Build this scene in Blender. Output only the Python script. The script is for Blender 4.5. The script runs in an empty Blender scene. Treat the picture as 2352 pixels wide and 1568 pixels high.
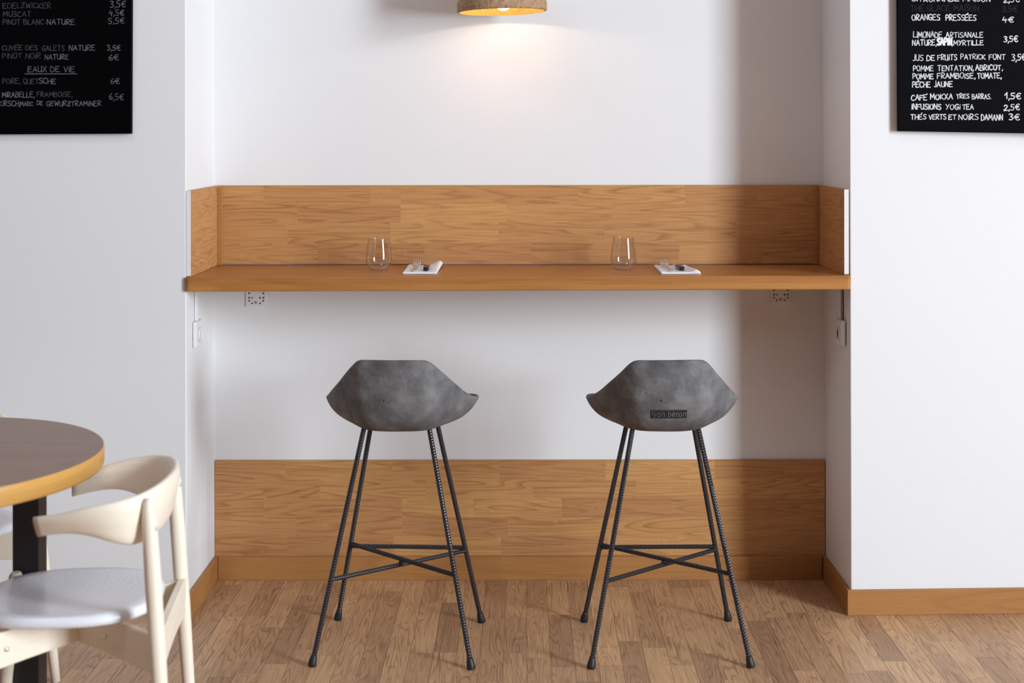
import bpy, bmesh, math, random
from mathutils import Vector, Matrix, noise
from mathutils.bvhtree import BVHTree

C = bpy.context.scene.collection
R = math.radians
random.seed(7)

# ------------------------------------------------------------------ camera
FPX, VX, VY, CAMZ = 50 / 36 * 2352, 1205.0, 300.0, 1.575   # lens in pixels, eye point in the frame, eye height
cam = bpy.data.cameras.new('camera')
cam.lens = 50
cam.sensor_width = 36
cam.shift_x = -(VX - 1176) / 2352
cam.shift_y = -(784 - VY) / 2352
cam.dof.use_dof = True
cam.dof.focus_distance = 4.55
cam.dof.aperture_fstop = 2.4
cam.clip_start = 0.05
cam_ob = bpy.data.objects.new('camera', cam)
cam_ob.location = (0, 0, CAMZ)
cam_ob.rotation_euler = (R(90), R(0.06), 0)
C.objects.link(cam_ob)
bpy.context.scene.camera = cam_ob

# ------------------------------------------------------------------ light
vs = bpy.context.scene.view_settings
vs.view_transform = 'Standard'
vs.look = 'None'
vs.exposure = 0.0
vs.gamma = 1.0
vs.use_curve_mapping = False

world = bpy.data.worlds.new('world')
bpy.context.scene.world = world
world.use_nodes = True
wb = world.node_tree.nodes['Background']
wb.inputs['Color'].default_value = (1.0, 0.84, 0.86, 1)
wb.inputs['Strength'].default_value = 0.03

wl = bpy.data.lights.new('window_daylight', 'AREA')
wl.shape = 'RECTANGLE'
wl.size = 1.9          # along Y
wl.size_y = 2.9         # along Z
wl.energy = 885
wl.color = (0.79, 0.90, 0.985)
wlo = bpy.data.objects.new('window_daylight', wl)
wlo.location = (5.74, -0.56, 2.30)
wlo.rotation_euler = (R(90), 0, R(90))   # shines towards -X
C.objects.link(wlo)

cl = bpy.data.lights.new('ceiling_fill', 'AREA')  # added fill without a fixture, brightens the chair seat and left floor
cl.shape = 'RECTANGLE'
cl.size, cl.size_y = 1.6, 1.6
cl.energy = 22
cl.color = (0.88, 0.94, 1.0)
clo = bpy.data.objects.new('ceiling_fill', cl)
clo.location = (-1.8, 2.2, 3.86)
C.objects.link(clo)

# ------------------------------------------------------------------ helpers
def P(px, py, Y):
    """the point at depth Y seen at pixel (px, py) of the 2352 x 1568 frame"""
    return Vector(((px - VX) * Y / FPX, Y, CAMZ - (py - VY) * Y / FPX))

def tag(o, label=None, cat=None, group=None, kind=None):
    if label: o['label'] = label
    if cat: o['category'] = cat
    if group: o['group'] = group
    if kind: o['kind'] = kind
    return o

def empty(name, loc, rz=0, label=None, cat=None, group=None):
    o = bpy.data.objects.new(name, None)
    o.empty_display_size = 0.1
    o.location = loc
    o.rotation_euler = (0, 0, rz)
    C.objects.link(o)
    return tag(o, label, cat, group)

class MB:
    """collects polygons (with wood-grain coordinates) for ONE mesh object"""
    def __init__(s):
        s.v, s.f, s.g, s.t, s.m, s.sm = [], [], [], [], [], []
    def face(s, idx, grain=None, tint=0.5, mat=0, smooth=False):
        s.f.append(idx)
        s.g.append(grain or [tuple(s.v[i]) for i in idx])
        s.t.append(tint); s.m.append(mat); s.sm.append(smooth)
    def quad(s, o, U, V, rnd=0.0, tint=0.5, mat=0, gu=0.0, gv=0.0):
        """a flat board: grain runs along U"""
        o, U, V = Vector(o), Vector(U), Vector(V)
        b = len(s.v)
        s.v += [tuple(o), tuple(o + U), tuple(o + U + V), tuple(o + V)]
        lu, lv = U.length, V.length
        s.face([b, b + 1, b + 2, b + 3],
               [(gu, gv, rnd), (gu + lu, gv, rnd), (gu + lu, gv + lv, rnd), (gu, gv + lv, rnd)], tint, mat)
    def grid(s, pts, closed_u=False, closed_v=False, smooth=True, mat=0, along='u', rnd=0.0, tint=0.5):
        nu, nv = len(pts), len(pts[0])
        b = len(s.v)
        for r in pts: s.v += [tuple(p) for p in r]
        lu = [0.0]
        for i in range(1, nu + 1): lu.append(lu[-1] + (Vector(pts[i % nu][0]) - Vector(pts[i - 1][0])).length)
        lv = [0.0]
        for j in range(1, nv + 1): lv.append(lv[-1] + (Vector(pts[0][j % nv]) - Vector(pts[0][j - 1])).length)
        for i in range(nu if closed_u else nu - 1):
            for j in range(nv if closed_v else nv - 1):
                i2, j2 = (i + 1) % nu, (j + 1) % nv
                c = [(i, j), (i, j + 1), (i + 1, j + 1), (i + 1, j)]
                g = [(lu[a], lv[q], rnd) if along == 'u' else (lv[q], lu[a], rnd) for a, q in c]
                s.face([b + i * nv + j, b + i * nv + j2, b + i2 * nv + j2, b + i2 * nv + j], g, tint, mat, smooth)
        return b
    def fan(s, ring, mat=0, flip=False, rnd=0.0, tint=0.5, smooth=False):
        idx = list(ring)
        if flip: idx.reverse()
        s.face(idx, [(s.v[i][0], s.v[i][1], rnd) for i in idx], tint, mat, smooth)
    def box(s, lo, hi, axis=0, rnd=0.0, tint=0.5, mat=0):
        x0, y0, z0 = lo; x1, y1, z1 = hi
        X, Y, Z = Vector((x1 - x0, 0, 0)), Vector((0, y1 - y0, 0)), Vector((0, 0, z1 - z0))
        F = [((x0, y0, z0), X, Z), ((x1, y1, z0), -X, Z), ((x1, y0, z0), Y, Z), ((x0, y1, z0), -Y, Z),
             ((x0, y0, z1), X, Y), ((x0, y1, z0), X, -Y)]
        for k, (o, U, V) in enumerate(F):
            au = max(range(3), key=lambda i: abs(U[i]))
            if au == axis or max(range(3), key=lambda i: abs(V[i])) != axis:
                s.quad(o, U, V, rnd + k * .13, tint, mat)
            else:
                o = Vector(o) + U
                s.quad(o, V, -U, rnd + k * .13, tint, mat)
    def build(s, name, mats, parent=None, merge=0.0002, bevel=0.0, bseg=2, subsurf=0):
        me = bpy.data.meshes.new(name)
        me.from_pydata(s.v, [], s.f)
        a = me.attributes.new('grain', 'FLOAT_VECTOR', 'CORNER')
        a.data.foreach_set('vector', [c for g in s.g for p in g for c in p])
        t = me.attributes.new('tint', 'FLOAT', 'CORNER')
        t.data.foreach_set('value', [s.t[k] for k in range(len(s.f)) for _ in s.g[k]])
        me.polygons.foreach_set('use_smooth', s.sm)
        me.polygons.foreach_set('material_index', s.m)
        for m in (mats if isinstance(mats, (list, tuple)) else [mats]): me.materials.append(m)
        if merge:
            bm = bmesh.new(); bm.from_mesh(me)
            bmesh.ops.remove_doubles(bm, verts=bm.verts, dist=merge)
            bmesh.ops.recalc_face_normals(bm, faces=bm.faces)
            bm.to_mesh(me); bm.free()
        me.update()
        o = bpy.data.objects.new(name, me)
        C.objects.link(o)
        if parent: o.parent = parent
        if bevel:
            m = o.modifiers.new('bevel', 'BEVEL'); m.width = bevel; m.segments = bseg
            m.limit_method = 'ANGLE'; m.angle_limit = R(40); m.harden_normals = False
        if subsurf:
            m = o.modifiers.new('subsurf', 'SUBSURF'); m.levels = subsurf; m.render_levels = subsurf
        return o

def frame_for(d):
    d = d.normalized()
    a = Vector((0, 0, 1)) if abs(d.z) < 0.9 else Vector((0, 1, 0))
    x = d.cross(a).normalized()
    return x, d.cross(x).normalized()

def tube(mb, path, rad, n=12, cap=True, mat=0, tint=0.5):
    path = [Vector(p) for p in path]
    rad = rad if isinstance(rad, (list, tuple)) else [rad] * len(path)
    rows = []
    x, y = frame_for(path[1] - path[0])
    for i, p in enumerate(path):
        d = (path[min(i + 1, len(path) - 1)] - path[max(i - 1, 0)]).normalized()
        x = (x - d * x.dot(d)).normalized(); y = d.cross(x)
        rows.append([p + (x * math.cos(2 * math.pi * k / n) + y * math.sin(2 * math.pi * k / n)) * rad[i] for k in range(n)])
    b = mb.grid(rows, closed_v=True, mat=mat, along='u', tint=tint, rnd=random.random())
    if cap:
        mb.fan([b + k for k in range(n)], mat, True, tint=tint)
        mb.fan([b + (len(path) - 1) * n + k for k in range(n)], mat, tint=tint)

def lathe(mb, prof, n=40, loc=(0, 0, 0), mat=0, closed=False):
    rows = []
    for r, z in prof:
        rows.append([Vector((loc[0] + r * math.cos(2 * math.pi * k / n), loc[1] + r * math.sin(2 * math.pi * k / n), loc[2] + z)) for k in range(n)])
    mb.grid(rows, closed_u=closed, closed_v=True, mat=mat)

def spline(pts, n):
    """Catmull-Rom through pts, n samples"""
    pts = [Vector(p) for p in pts]
    out = []
    m = len(pts) - 1
    for k in range(n):
        t = k / (n - 1) * m
        i = min(int(t), m - 1); u = t - i
        p0, p1, p2, p3 = pts[max(i - 1, 0)], pts[i], pts[i + 1], pts[min(i + 2, m)]
        out.append(0.5 * ((2 * p1) + (p2 - p0) * u + (2 * p0 - 5 * p1 + 4 * p2 - p3) * u * u + (3 * p1 - p0 - 3 * p2 + p3) * u ** 3))
    return out

# ------------------------------------------------------------------ materials
def srgb(r, g, b):
    f = lambda c: (c / 255 / 12.92) if c / 255 <= 0.04045 else ((c / 255 + 0.055) / 1.055) ** 2.4
    return (f(r), f(g), f(b), 1)

def mat(name, col=(0.8, 0.8, 0.8, 1), rough=0.5, metal=0.0, spec=0.5):
    m = bpy.data.materials.new(name); m.use_nodes = True
    p = m.node_tree.nodes['Principled BSDF']
    p.inputs['Base Color'].default_value = col
    p.inputs['Roughness'].default_value = rough
    p.inputs['Metallic'].default_value = metal
    p.inputs['Specular IOR Level'].default_value = spec
    return m, m.node_tree, p

def N(nt, t, **kw):
    n = nt.nodes.new(t)
    for k, v in kw.items(): setattr(n, k, v)
    return n

def math_node(nt, op, a, b=None, clamp=False):
    n = N(nt, 'ShaderNodeMath', operation=op, use_clamp=clamp)
    for i, x in enumerate((a, b)):
        if x is None: continue
        if isinstance(x, (int, float)): n.inputs[i].default_value = x
        else: nt.links.new(x, n.inputs[i])
    return n.outputs[0]

def ramp(nt, src, stops):
    n = N(nt, 'ShaderNodeValToRGB')
    e = n.color_ramp.elements
    while len(e) < len(stops): e.new(0.5)
    for el, (p, c) in zip(e, stops):
        el.position = p; el.color = c if len(c) == 4 else (*c, 1)
    nt.links.new(src, n.inputs[0])
    return n.outputs[0]

def mixc(nt, fac, a, b, mode='MIX'):
    n = N(nt, 'ShaderNodeMix', data_type='RGBA', blend_type=mode)
    for s, x in ((0, fac), (6, a), (7, b)):
        if isinstance(x, (int, float)): n.inputs[s].default_value = x
        elif isinstance(x, (tuple, list)): n.inputs[s].default_value = x
        else: nt.links.new(x, n.inputs[s])
    return n.outputs[2]

def bump(nt, h, p, strength=0.2, dist=0.002):
    b = N(nt, 'ShaderNodeBump'); b.inputs['Strength'].default_value = strength; b.inputs['Distance'].default_value = dist
    nt.links.new(h, b.inputs['Height']); nt.links.new(b.outputs[0], p.inputs['Normal'])

def wood(name, light, dark, su=1.7, sv=15.0, rings=9.0, ring_amt=0.55, fine_amt=0.35, var=0.35, rough=0.42, spec=0.4, ray=0.0):
    m, nt, p = mat(name, light, rough, 0, spec)
    at = N(nt, 'ShaderNodeAttribute', attribute_name='grain')
    tt = N(nt, 'ShaderNodeAttribute', attribute_name='tint')
    sp = N(nt, 'ShaderNodeSeparateXYZ'); nt.links.new(at.outputs['Vector'], sp.inputs[0])
    u, v, w = sp.outputs
    def vec(a, b, c):
        n = N(nt, 'ShaderNodeCombineXYZ')
        for i, (s, k) in enumerate(((u, a), (v, b), (w, c))): nt.links.new(math_node(nt, 'MULTIPLY', s, k), n.inputs[i])
        return n.outputs[0]
    def noi(vc, sc, det, rgh=0.5, dis=0.0):
        n = N(nt, 'ShaderNodeTexNoise'); nt.links.new(vc, n.inputs['Vector'])
        n.inputs['Scale'].default_value = sc; n.inputs['Detail'].default_value = det
        n.inputs['Roughness'].default_value = rgh; n.inputs['Distortion'].default_value = dis
        return n.outputs['Fac']
    n1 = noi(vec(su, sv, 61.0), 1.0, 1.2, 0.35, 0.25)
    r = math_node(nt, 'FRACT', math_node(nt, 'MULTIPLY', n1, rings))
    r = ramp(nt, r, [(0.0, (0.1,) * 3), (0.5, (0.18,) * 3), (0.88, (1.0,) * 3), (1.0, (0.1,) * 3)])
    patch = noi(vec(su * 1.3, sv * 0.6, 23.0), 1.0, 1.0)
    r = math_node(nt, 'MULTIPLY', r, ramp(nt, patch, [(0.3, (0.35,) * 3), (0.62, (1.0,) * 3)]))
    fine = noi(vec(7.0, 330.0, 17.0), 1.0, 2.5, 0.6)
    fine = ramp(nt, fine, [(0.35, (0, 0, 0)), (0.7, (1, 1, 1))])
    fac = math_node(nt, 'ADD', math_node(nt, 'MULTIPLY', r, ring_amt), math_node(nt, 'MULTIPLY', fine, fine_amt), True)
    col = mixc(nt, fac, light, dark)
    if ray:
        rv = noi(vec(60.0, 38.0, 41.0), 1.0, 0.5)
        gate = noi(vec(2.2, 9.0, 77.0), 1.0, 0.0)
        rm = math_node(nt, 'MULTIPLY', ramp(nt, rv, [(0.68, (0, 0, 0)), (0.74, (1, 1, 1))]), ramp(nt, gate, [(0.55, (0, 0, 0)), (0.62, (1, 1, 1))]))
        col = mixc(nt, math_node(nt, 'MULTIPLY', rm, ray), col, tuple(min(1, c * 1.35) for c in light[:3]) + (1,))
    hs = N(nt, 'ShaderNodeHueSaturation')
    nt.links.new(col, hs.inputs['Color'])
    nt.links.new(math_node(nt, 'ADD', math_node(nt, 'MULTIPLY', tt.outputs['Fac'], var), 1.0 - var / 2), hs.inputs['Value'])
    nt.links.new(math_node(nt, 'ADD', math_node(nt, 'MULTIPLY', tt.outputs['Fac'], 0.010), 0.495), hs.inputs['Hue'])
    nt.links.new(hs.outputs[0], p.inputs['Base Color'])
    bump(nt, fac, p, 0.06, 0.001)
    return m

M = {}
M['oak'] = wood('oak_panel', srgb(203, 151, 98), srgb(128, 74, 38), su=1.5, sv=20, rings=11, ring_amt=0.42, fine_amt=0.30, var=0.22, ray=0.16, rough=0.45, spec=0.25)
M['oak_bar'] = wood('oak_bar_top', srgb(186, 126, 70), srgb(120, 68, 30), su=0.9, sv=9, rings=7, ring_amt=0.30, fine_amt=0.25, var=0.25, rough=0.33, spec=0.35)
M['oak_trim'] = wood('oak_trim', srgb(180, 128, 76), srgb(128, 76, 36), su=1.2, sv=10, rings=6, ring_amt=0.22, fine_amt=0.25, var=0.1, rough=0.42, spec=0.25)
M['floor'] = wood('oak_parquet', srgb(213, 170, 129), srgb(98, 62, 42), su=2.3, sv=20, rings=13, ring_amt=0.42, fine_amt=0.40, var=0.55, rough=0.38, spec=0.4)
M['table'] = wood('brown_table_top', srgb(146, 112, 92), srgb(104, 74, 58), su=0.8, sv=7, rings=6, ring_amt=0.3, fine_amt=0.25, var=0.1, rough=0.36, spec=0.5)
M['edge'] = wood('golden_edge', srgb(212, 160, 84), srgb(160, 108, 50), su=1, sv=8, rings=4, ring_amt=0.2, fine_amt=0.2, var=0.1, rough=0.45)
M['ash'] = wood('pale_ash', srgb(244, 232, 214), srgb(222, 196, 168), su=1.0, sv=10, rings=6, ring_amt=0.18, fine_amt=0.15, var=0.05, rough=0.45)

def plaster(name, col):
    m, nt, p = mat(name, col, 0.75, 0, 0.2)
    tc = N(nt, 'ShaderNodeTexCoord')
    n = N(nt, 'ShaderNodeTexNoise'); n.inputs['Scale'].default_value = 5.0; n.inputs['Detail'].default_value = 5
    nt.links.new(tc.outputs['Object'], n.inputs['Vector'])
    n2 = N(nt, 'ShaderNodeTexNoise'); n2.inputs['Scale'].default_value = 38.0; n2.inputs['Detail'].default_value = 3
    nt.links.new(tc.outputs['Object'], n2.inputs['Vector'])
    bump(nt, math_node(nt, 'ADD', n.outputs['Fac'], math_node(nt, 'MULTIPLY', n2.outputs['Fac'], 0.25)), p, 0.12, 0.006)
    return m
M['wall'] = plaster('white_plaster', (0.83, 0.82, 0.825, 1))
M['ceiling'] = plaster('ceiling_plaster', (0.40, 0.35, 0.36, 1))
M['dark_room'] = plaster('taupe_plaster', (0.14, 0.10, 0.105, 1))
M['white'], _, _ = mat('white_plastic', (0.82, 0.81, 0.80, 1), 0.4)
M['hole'], _, _ = mat('dark_recess', (0.05, 0.04, 0.04, 1), 0.7)
M['grey_line'], _, _ = mat('grey_joint', (0.35, 0.32, 0.32, 1), 0.7)
M['black'], _, _ = mat('black_steel', (0.012, 0.011, 0.014, 1), 0.42, 0.0, 0.5)
M['rebar'], _, _ = mat('black_rebar', (0.050, 0.048, 0.055, 1), 0.33, 0.6, 0.6)
M['rubber'], _, _ = mat('black_rubber', (0.016, 0.015, 0.016, 1), 0.5)
M['knife_handle'], _, _ = mat('black_handle', (0.012, 0.011, 0.013, 1), 0.25)
M['steel'], _, _ = mat('polished_steel', (0.80, 0.79, 0.79, 1), 0.27, 0.85)
M['napkin'], _, _ = mat('white_linen', (0.86, 0.85, 0.84, 1), 0.85, 0, 0.1)
M['cable'], _, _ = mat('cable_black', (0.03, 0.028, 0.027, 1), 0.5)

def concrete():
    m, nt, p = mat('grey_concrete', (0.12, 0.12, 0.12, 1), 0.62, 0, 0.35)
    tc = N(nt, 'ShaderNodeTexCoord')
    def noi(sc, det, rg=0.5):
        n = N(nt, 'ShaderNodeTexNoise'); nt.links.new(tc.outputs['Object'], n.inputs['Vector'])
        n.inputs['Scale'].default_value = sc; n.inputs['Detail'].default_value = det; n.inputs['Roughness'].default_value = rg
        return n.outputs['Fac']
    a = noi(9, 5, 0.6); b = noi(34, 4, 0.6)
    col = ramp(nt, a, [(0.30, (0.062, 0.057, 0.060)), (0.5, (0.122, 0.117, 0.120)), (0.70, (0.22, 0.215, 0.216))])
    v = N(nt, 'ShaderNodeTexVoronoi'); v.inputs['Scale'].default_value = 26; nt.links.new(tc.outputs['Object'], v.inputs['Vector'])
    pit = ramp(nt, v.outputs['Distance'], [(0.05, (0, 0, 0)), (0.11, (1, 1, 1))])
    gate = noi(14, 1)
    pit = math_node(nt, 'MAXIMUM', pit, ramp(nt, gate, [(0.58, (1, 1, 1)), (0.64, (0, 0, 0))]) if False else ramp(nt, gate, [(0.56, (1, 1, 1)), (0.60, (0, 0, 0))]))
    col = mixc(nt, pit, (0.03, 0.028, 0.028, 1), col)
    nt.links.new(col, p.inputs['Base Color'])
    h = math_node(nt, 'ADD', math_node(nt, 'MULTIPLY', a, 1.0), math_node(nt, 'MULTIPLY', b, 0.3))
    h = math_node(nt, 'ADD', h, math_node(nt, 'MULTIPLY', pit, 0.25))
    bump(nt, h, p, 0.8, 0.009)
    return m
M['concrete'] = concrete()

def chalk(name, v, cov):
    m, nt, p = mat(name, (v, v * 1.02, v * 1.06, 1), 0.95, 0, 0.0)
    tc = N(nt, 'ShaderNodeTexCoord'); n = N(nt, 'ShaderNodeTexNoise')
    n.inputs['Scale'].default_value = 170; n.inputs['Detail'].default_value = 2
    nt.links.new(tc.outputs['Object'], n.inputs['Vector'])
    c = ramp(nt, n.outputs['Fac'], [(0.25, (v * cov,) * 3), (0.55, (v, v * 1.02, v * 1.07))])
    nt.links.new(c, p.inputs['Base Color'])
    return m
M['chalk'] = chalk('chalk_white', 0.66, 0.6)
M['chalk_bold'] = chalk('chalk_bold', 0.80, 0.9)
M['chalk_mid'] = chalk('chalk_grey', 0.15, 0.4)
M['chalk_dim'] = chalk('chalk_worn', 0.07, 0.3)
M['chalk_faint'] = chalk('chalk_erased', 0.030, 0.5)
def board_mat(name, v):
    m, nt, p = mat(name, (v, v * 0.93, v * 1.2, 1), 0.6, 0, 0.02)
    return m
M['board'] = board_mat('slate_black', 0.002)
M['board2'] = board_mat('slate_black_dusty', 0.005)

def felt(name, lo, hi, rough=0.95):
    m, nt, p = mat(name, lo, rough, 0, 0.1)
    tc = N(nt, 'ShaderNodeTexCoord'); n = N(nt, 'ShaderNodeTexNoise')
    n.inputs['Scale'].default_value = 130; n.inputs['Detail'].default_value = 4; n.inputs['Roughness'].default_value = 0.65
    nt.links.new(tc.outputs['Object'], n.inputs['Vector'])
    nt.links.new(ramp(nt, n.outputs['Fac'], [(0.3, lo[:3]), (0.7, hi[:3])]), p.inputs['Base Color'])
    bump(nt, n.outputs['Fac'], p, 0.5, 0.003)
    return m
M['felt'] = felt('brown_cork', srgb(142, 112, 86), srgb(200, 166, 134))
M['lining'] = felt('amber_lining', srgb(214, 140, 66), srgb(238, 176, 96))
M['cushion'] = felt('grey_upholstery', srgb(232, 232, 239), srgb(244, 244, 250), 0.4)
_c = M['cushion'].node_tree.nodes['Principled BSDF']; _c.inputs['Coat Weight'].default_value = 1.0; _c.inputs['Coat Roughness'].default_value = 0.22

def glow(name, col, strength, clear):
    m = bpy.data.materials.new(name); m.use_nodes = True
    nt = m.node_tree; nt.nodes.clear()
    out = N(nt, 'ShaderNodeOutputMaterial'); em = N(nt, 'ShaderNodeEmission')
    em.inputs[0].default_value = col; em.inputs[1].default_value = strength
    if clear:
        ad = N(nt, 'ShaderNodeAddShader'); tr = N(nt, 'ShaderNodeBsdfTransparent')
        nt.links.new(em.outputs[0], ad.inputs[0]); nt.links.new(tr.outputs[0], ad.inputs[1]); nt.links.new(ad.outputs[0], out.inputs[0])
    else: nt.links.new(em.outputs[0], out.inputs[0])
    return m
M['bulb'] = glow('bulb_glass', (1.0, 0.92, 0.78, 1), 2.0, True)
M['filament'] = glow('bulb_filament', (1.0, 0.86, 0.66, 1), 540.0, False)

def thin_glass():
    m = bpy.data.materials.new('clear_glass'); m.use_nodes = True
    nt = m.node_tree; nt.nodes.clear()
    out = N(nt, 'ShaderNodeOutputMaterial'); mx = N(nt, 'ShaderNodeMixShader')
    tr = N(nt, 'ShaderNodeBsdfTransparent'); tr.inputs[0].default_value = (0.985, 0.985, 0.985, 1)
    gl = N(nt, 'ShaderNodeBsdfGlossy'); gl.inputs['Roughness'].default_value = 0.02
    lw = N(nt, 'ShaderNodeLayerWeight'); lw.inputs['Blend'].default_value = 0.5
    f5 = math_node(nt, 'ADD', math_node(nt, 'MULTIPLY', math_node(nt, 'POWER', lw.outputs['Facing'], 3.0), 0.85), 0.05, True)
    nt.links.new(f5, mx.inputs[0]); nt.links.new(tr.outputs[0], mx.inputs[1]); nt.links.new(gl.outputs[0], mx.inputs[2])
    nt.links.new(mx.outputs[0], out.inputs[0])
    return m
M['glass'] = thin_glass()

# ------------------------------------------------------------------ the room
YB = 5.014                       # back wall of the niche
XL = -1.092                      # left side of the niche
ZC = 3.90                        # ceiling
def prism(name, bot, top, z0, z1, m, kind='structure', bevel=0.0):
    b = MB(); n = len(bot)
    b.v += [(x, y, z0) for x, y in bot] + [(x, y, z1) for x, y in top]
    b.face(list(range(n))[::-1]); b.face(list(range(n, 2 * n)))
    for i in range(n): b.face([i, (i + 1) % n, n + (i + 1) % n, n + i])
    o = b.build(name, m, bevel=bevel, bseg=3)
    o['kind'] = kind
    return o

FX0, FX1, FY0 = -3.5, 5.7, -2.2
# floor: strips running away from the camera, each piece of oak with its own grain and tone
def floor():
    rnd = random.Random(11)
    b = MB()
    w = 0.0705
    x = FX0 - 0.02
    k = 0
    while x < FX1:
        y = FY0 - rnd.random() * 0.3
        while y < YB + 0.1:
            l = rnd.choice((0.24, 0.32, 0.38, 0.45, 0.52))
            b.quad((x + w - .0004, y + .0004, 0), (0, l - .0008, 0), (-w + .0008, 0, 0), rnd.random() * 40, min(1, max(0, rnd.gauss(0.5, 0.24))), gu=rnd.random() * 3, gv=rnd.random())
            y += l
        x += w; k += 1
    b.box((FX0 - .02, FY0 - .3, -0.12), (FX1, YB + .1, -0.003), axis=1)
    o = b.build('floor', M['floor'], merge=0)
    o['kind'] = 'structure'
floor()

prism('wall_back', [(-1.3, YB), (1.3, YB), (1.3, YB + .2), (-1.3, YB + .2)], [(-1.3, YB), (1.3, YB), (1.3, YB + .2), (-1.3, YB + .2)], -0.01, ZC, M['wall'])
YL, YR = 4.587, 4.628            # faces of the two piers
XR0, XR1 = 1.0600, 1.0545        # right pier corner at the floor / at the ceiling (slightly out of plumb)
XB0, XB1 = 1.0580, 1.0330        # its back corner
prism('wall_left', [(FX0, YL), (XL, YL), (XL, YB + .1), (FX0, YB + .1)], [(FX0, YL), (XL, YL), (XL - 0.004, YB + .1), (FX0, YB + .1)], -0.01, ZC, M['wall'], bevel=0.004)
prism('wall_right', [(XR0, YR), (FX1 + .1, YR + .17), (FX1 + .1, YB + .1), (XB0, YB + .1)], [(XR1, YR), (FX1 + .1, YR + .17), (FX1 + .1, YB + .1), (XB1, YB + .1)], -0.01, ZC, M['wall'], bevel=0.004)
prism('ceiling', [(FX0, FY0), (FX1, FY0), (FX1, YB + .1), (FX0, YB + .1)], [(FX0, FY0), (FX1, FY0), (FX1, YB + .1), (FX0, YB + .1)], ZC, ZC + .1, M['ceiling'])
# far walls of the room beside the camera: left wall, and the right wall with its tall window
prism('wall_far_left', [(FX0 - .1, FY0), (FX0, FY0), (FX0, YB), (FX0 - .1, YB)], [(FX0 - .1, FY0), (FX0, FY0), (FX0, YB), (FX0 - .1, YB)], -0.01, ZC, M['dark_room'])
def side_wall():
    b = MB()
    y0, y1 = -0.56 - .97, -0.56 + .97
    x0, x1 = FX1 + .03, FX1 + .15
    b.box((x0, FY0, -0.01), (x1, y0, ZC)); b.box((x0, y1, -0.01), (x1, YR + .2, ZC)); b.box((x0, y0, -0.01), (x1, y1, 0.82))
    o = b.build('wall_far_right', M['dark_room'], merge=0); o['kind'] = 'structure'
    f = MB()
    for lo, hi in (((x0 - .03, y0, .82), (x0 + .06, y0 + .04, ZC)), ((x0 - .03, y1 - .04, .82), (x0 + .06, y1, ZC)), ((x0 - .06, y0, .80), (x0 + .06, y1, .84))):
        f.box(lo, hi)
    o = f.build('window_1', M['white'], merge=0); o['kind'] = 'structure'
side_wall()

# skirting boards
def skirting(name, a, b_, h, t, nrm):
    """a board from a to b_ on the floor, its face offset t along nrm from the wall line"""
    a, b_, nrm = Vector((*a, 0)), Vector((*b_, 0)), Vector((*nrm, 0)).normalized()
    q = MB(); U = b_ - a; z = Vector((0, 0, h))
    f0 = a + nrm * t
    q.quad(f0, U, z, random.random() * 9, 0.5)
    q.quad(f0 + z, U, -nrm * t, 1.3, 0.6)
    q.quad(a + U, -U, z, 2.2, 0.5)
    q.quad(f0 + z, -z, -nrm * t, 0.7, 0.35); q.quad(f0 + U, z, -nrm * t, 0.9, 0.35)
    q.quad(a, U, nrm * t, 0.2, .5)
    o = q.build(name, M['oak_trim'], bevel=0.0015); o['kind'] = 'structure'
HB = 0.082
skirting('baseboard_back', (XL + .015, YB - .013), (XB0 - .016, YB - .013), HB, 0.016, (0, -1))
skirting('baseboard_left', (XL, YL + .001), (XL, YB), HB, 0.014, (1, 0))
skirting('baseboard_right', (XB0 + .001, YB - .001), (XR0, YR), HB, 0.014, (-1, 0))
skirting('baseboard_right_pier', (XR0 - .014, YR), (FX1, YR + .167), HB, 0.013, (0.043, -1))

# stave panels in solid oak
def staves(b, o, U, V, rows, rnd, lmin=.25, lmax=.62, tint0=0.5, spread=0.26, joints=None):
    """a glued panel face: rows of staves with random butt joints; U along the grain"""
    U, V, o = Vector(U), Vector(V), Vector(o)
    L, W = U.length, V.length; du, dv = U.normalized(), V.normalized()
    for r in range(len(rows) - 1):
        v0, v1 = rows[r] * W, rows[r + 1] * W
        js = joints[r] if joints and r < len(joints) and joints[r] else None
        if js is None:
            js = []; u = rnd.uniform(.08, lmax)
            while u < L - .08:
                js.append(u); u += rnd.uniform(lmin, lmax)
        cuts = [0] + list(js) + [L]
        for k in range(len(cuts) - 1):
            b.quad(o + du * cuts[k] + dv * v0, du * (cuts[k + 1] - cuts[k]), dv * (v1 - v0), rnd.random() * 40,
                   min(1, max(0, rnd.gauss(tint0, spread))), gu=rnd.random() * 3, gv=rnd.random())

def slab_rest(b, x0, x1, y0, y1, z0, z1, skip):
    """plain faces of a box other than the staved one"""
    X, Y, Z = Vector((x1 - x0, 0, 0)), Vector((0, y1 - y0, 0)), Vector((0, 0, z1 - z0))
    F = {'-y': ((x0, y0, z0), X, Z), '+y': ((x1, y1, z0), -X, Z), '+x': ((x1, y0, z0), Y, Z), '-x': ((x0, y1, z0), -Y, Z),
         '+z': ((x0, y0, z1), X, Y), '-z': ((x0, y1, z0), X, -Y)}
    for k, (o, U, V) in F.items():
        if k not in skip: b.quad(o, U, V, hash(k) % 7, 0.45)

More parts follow.
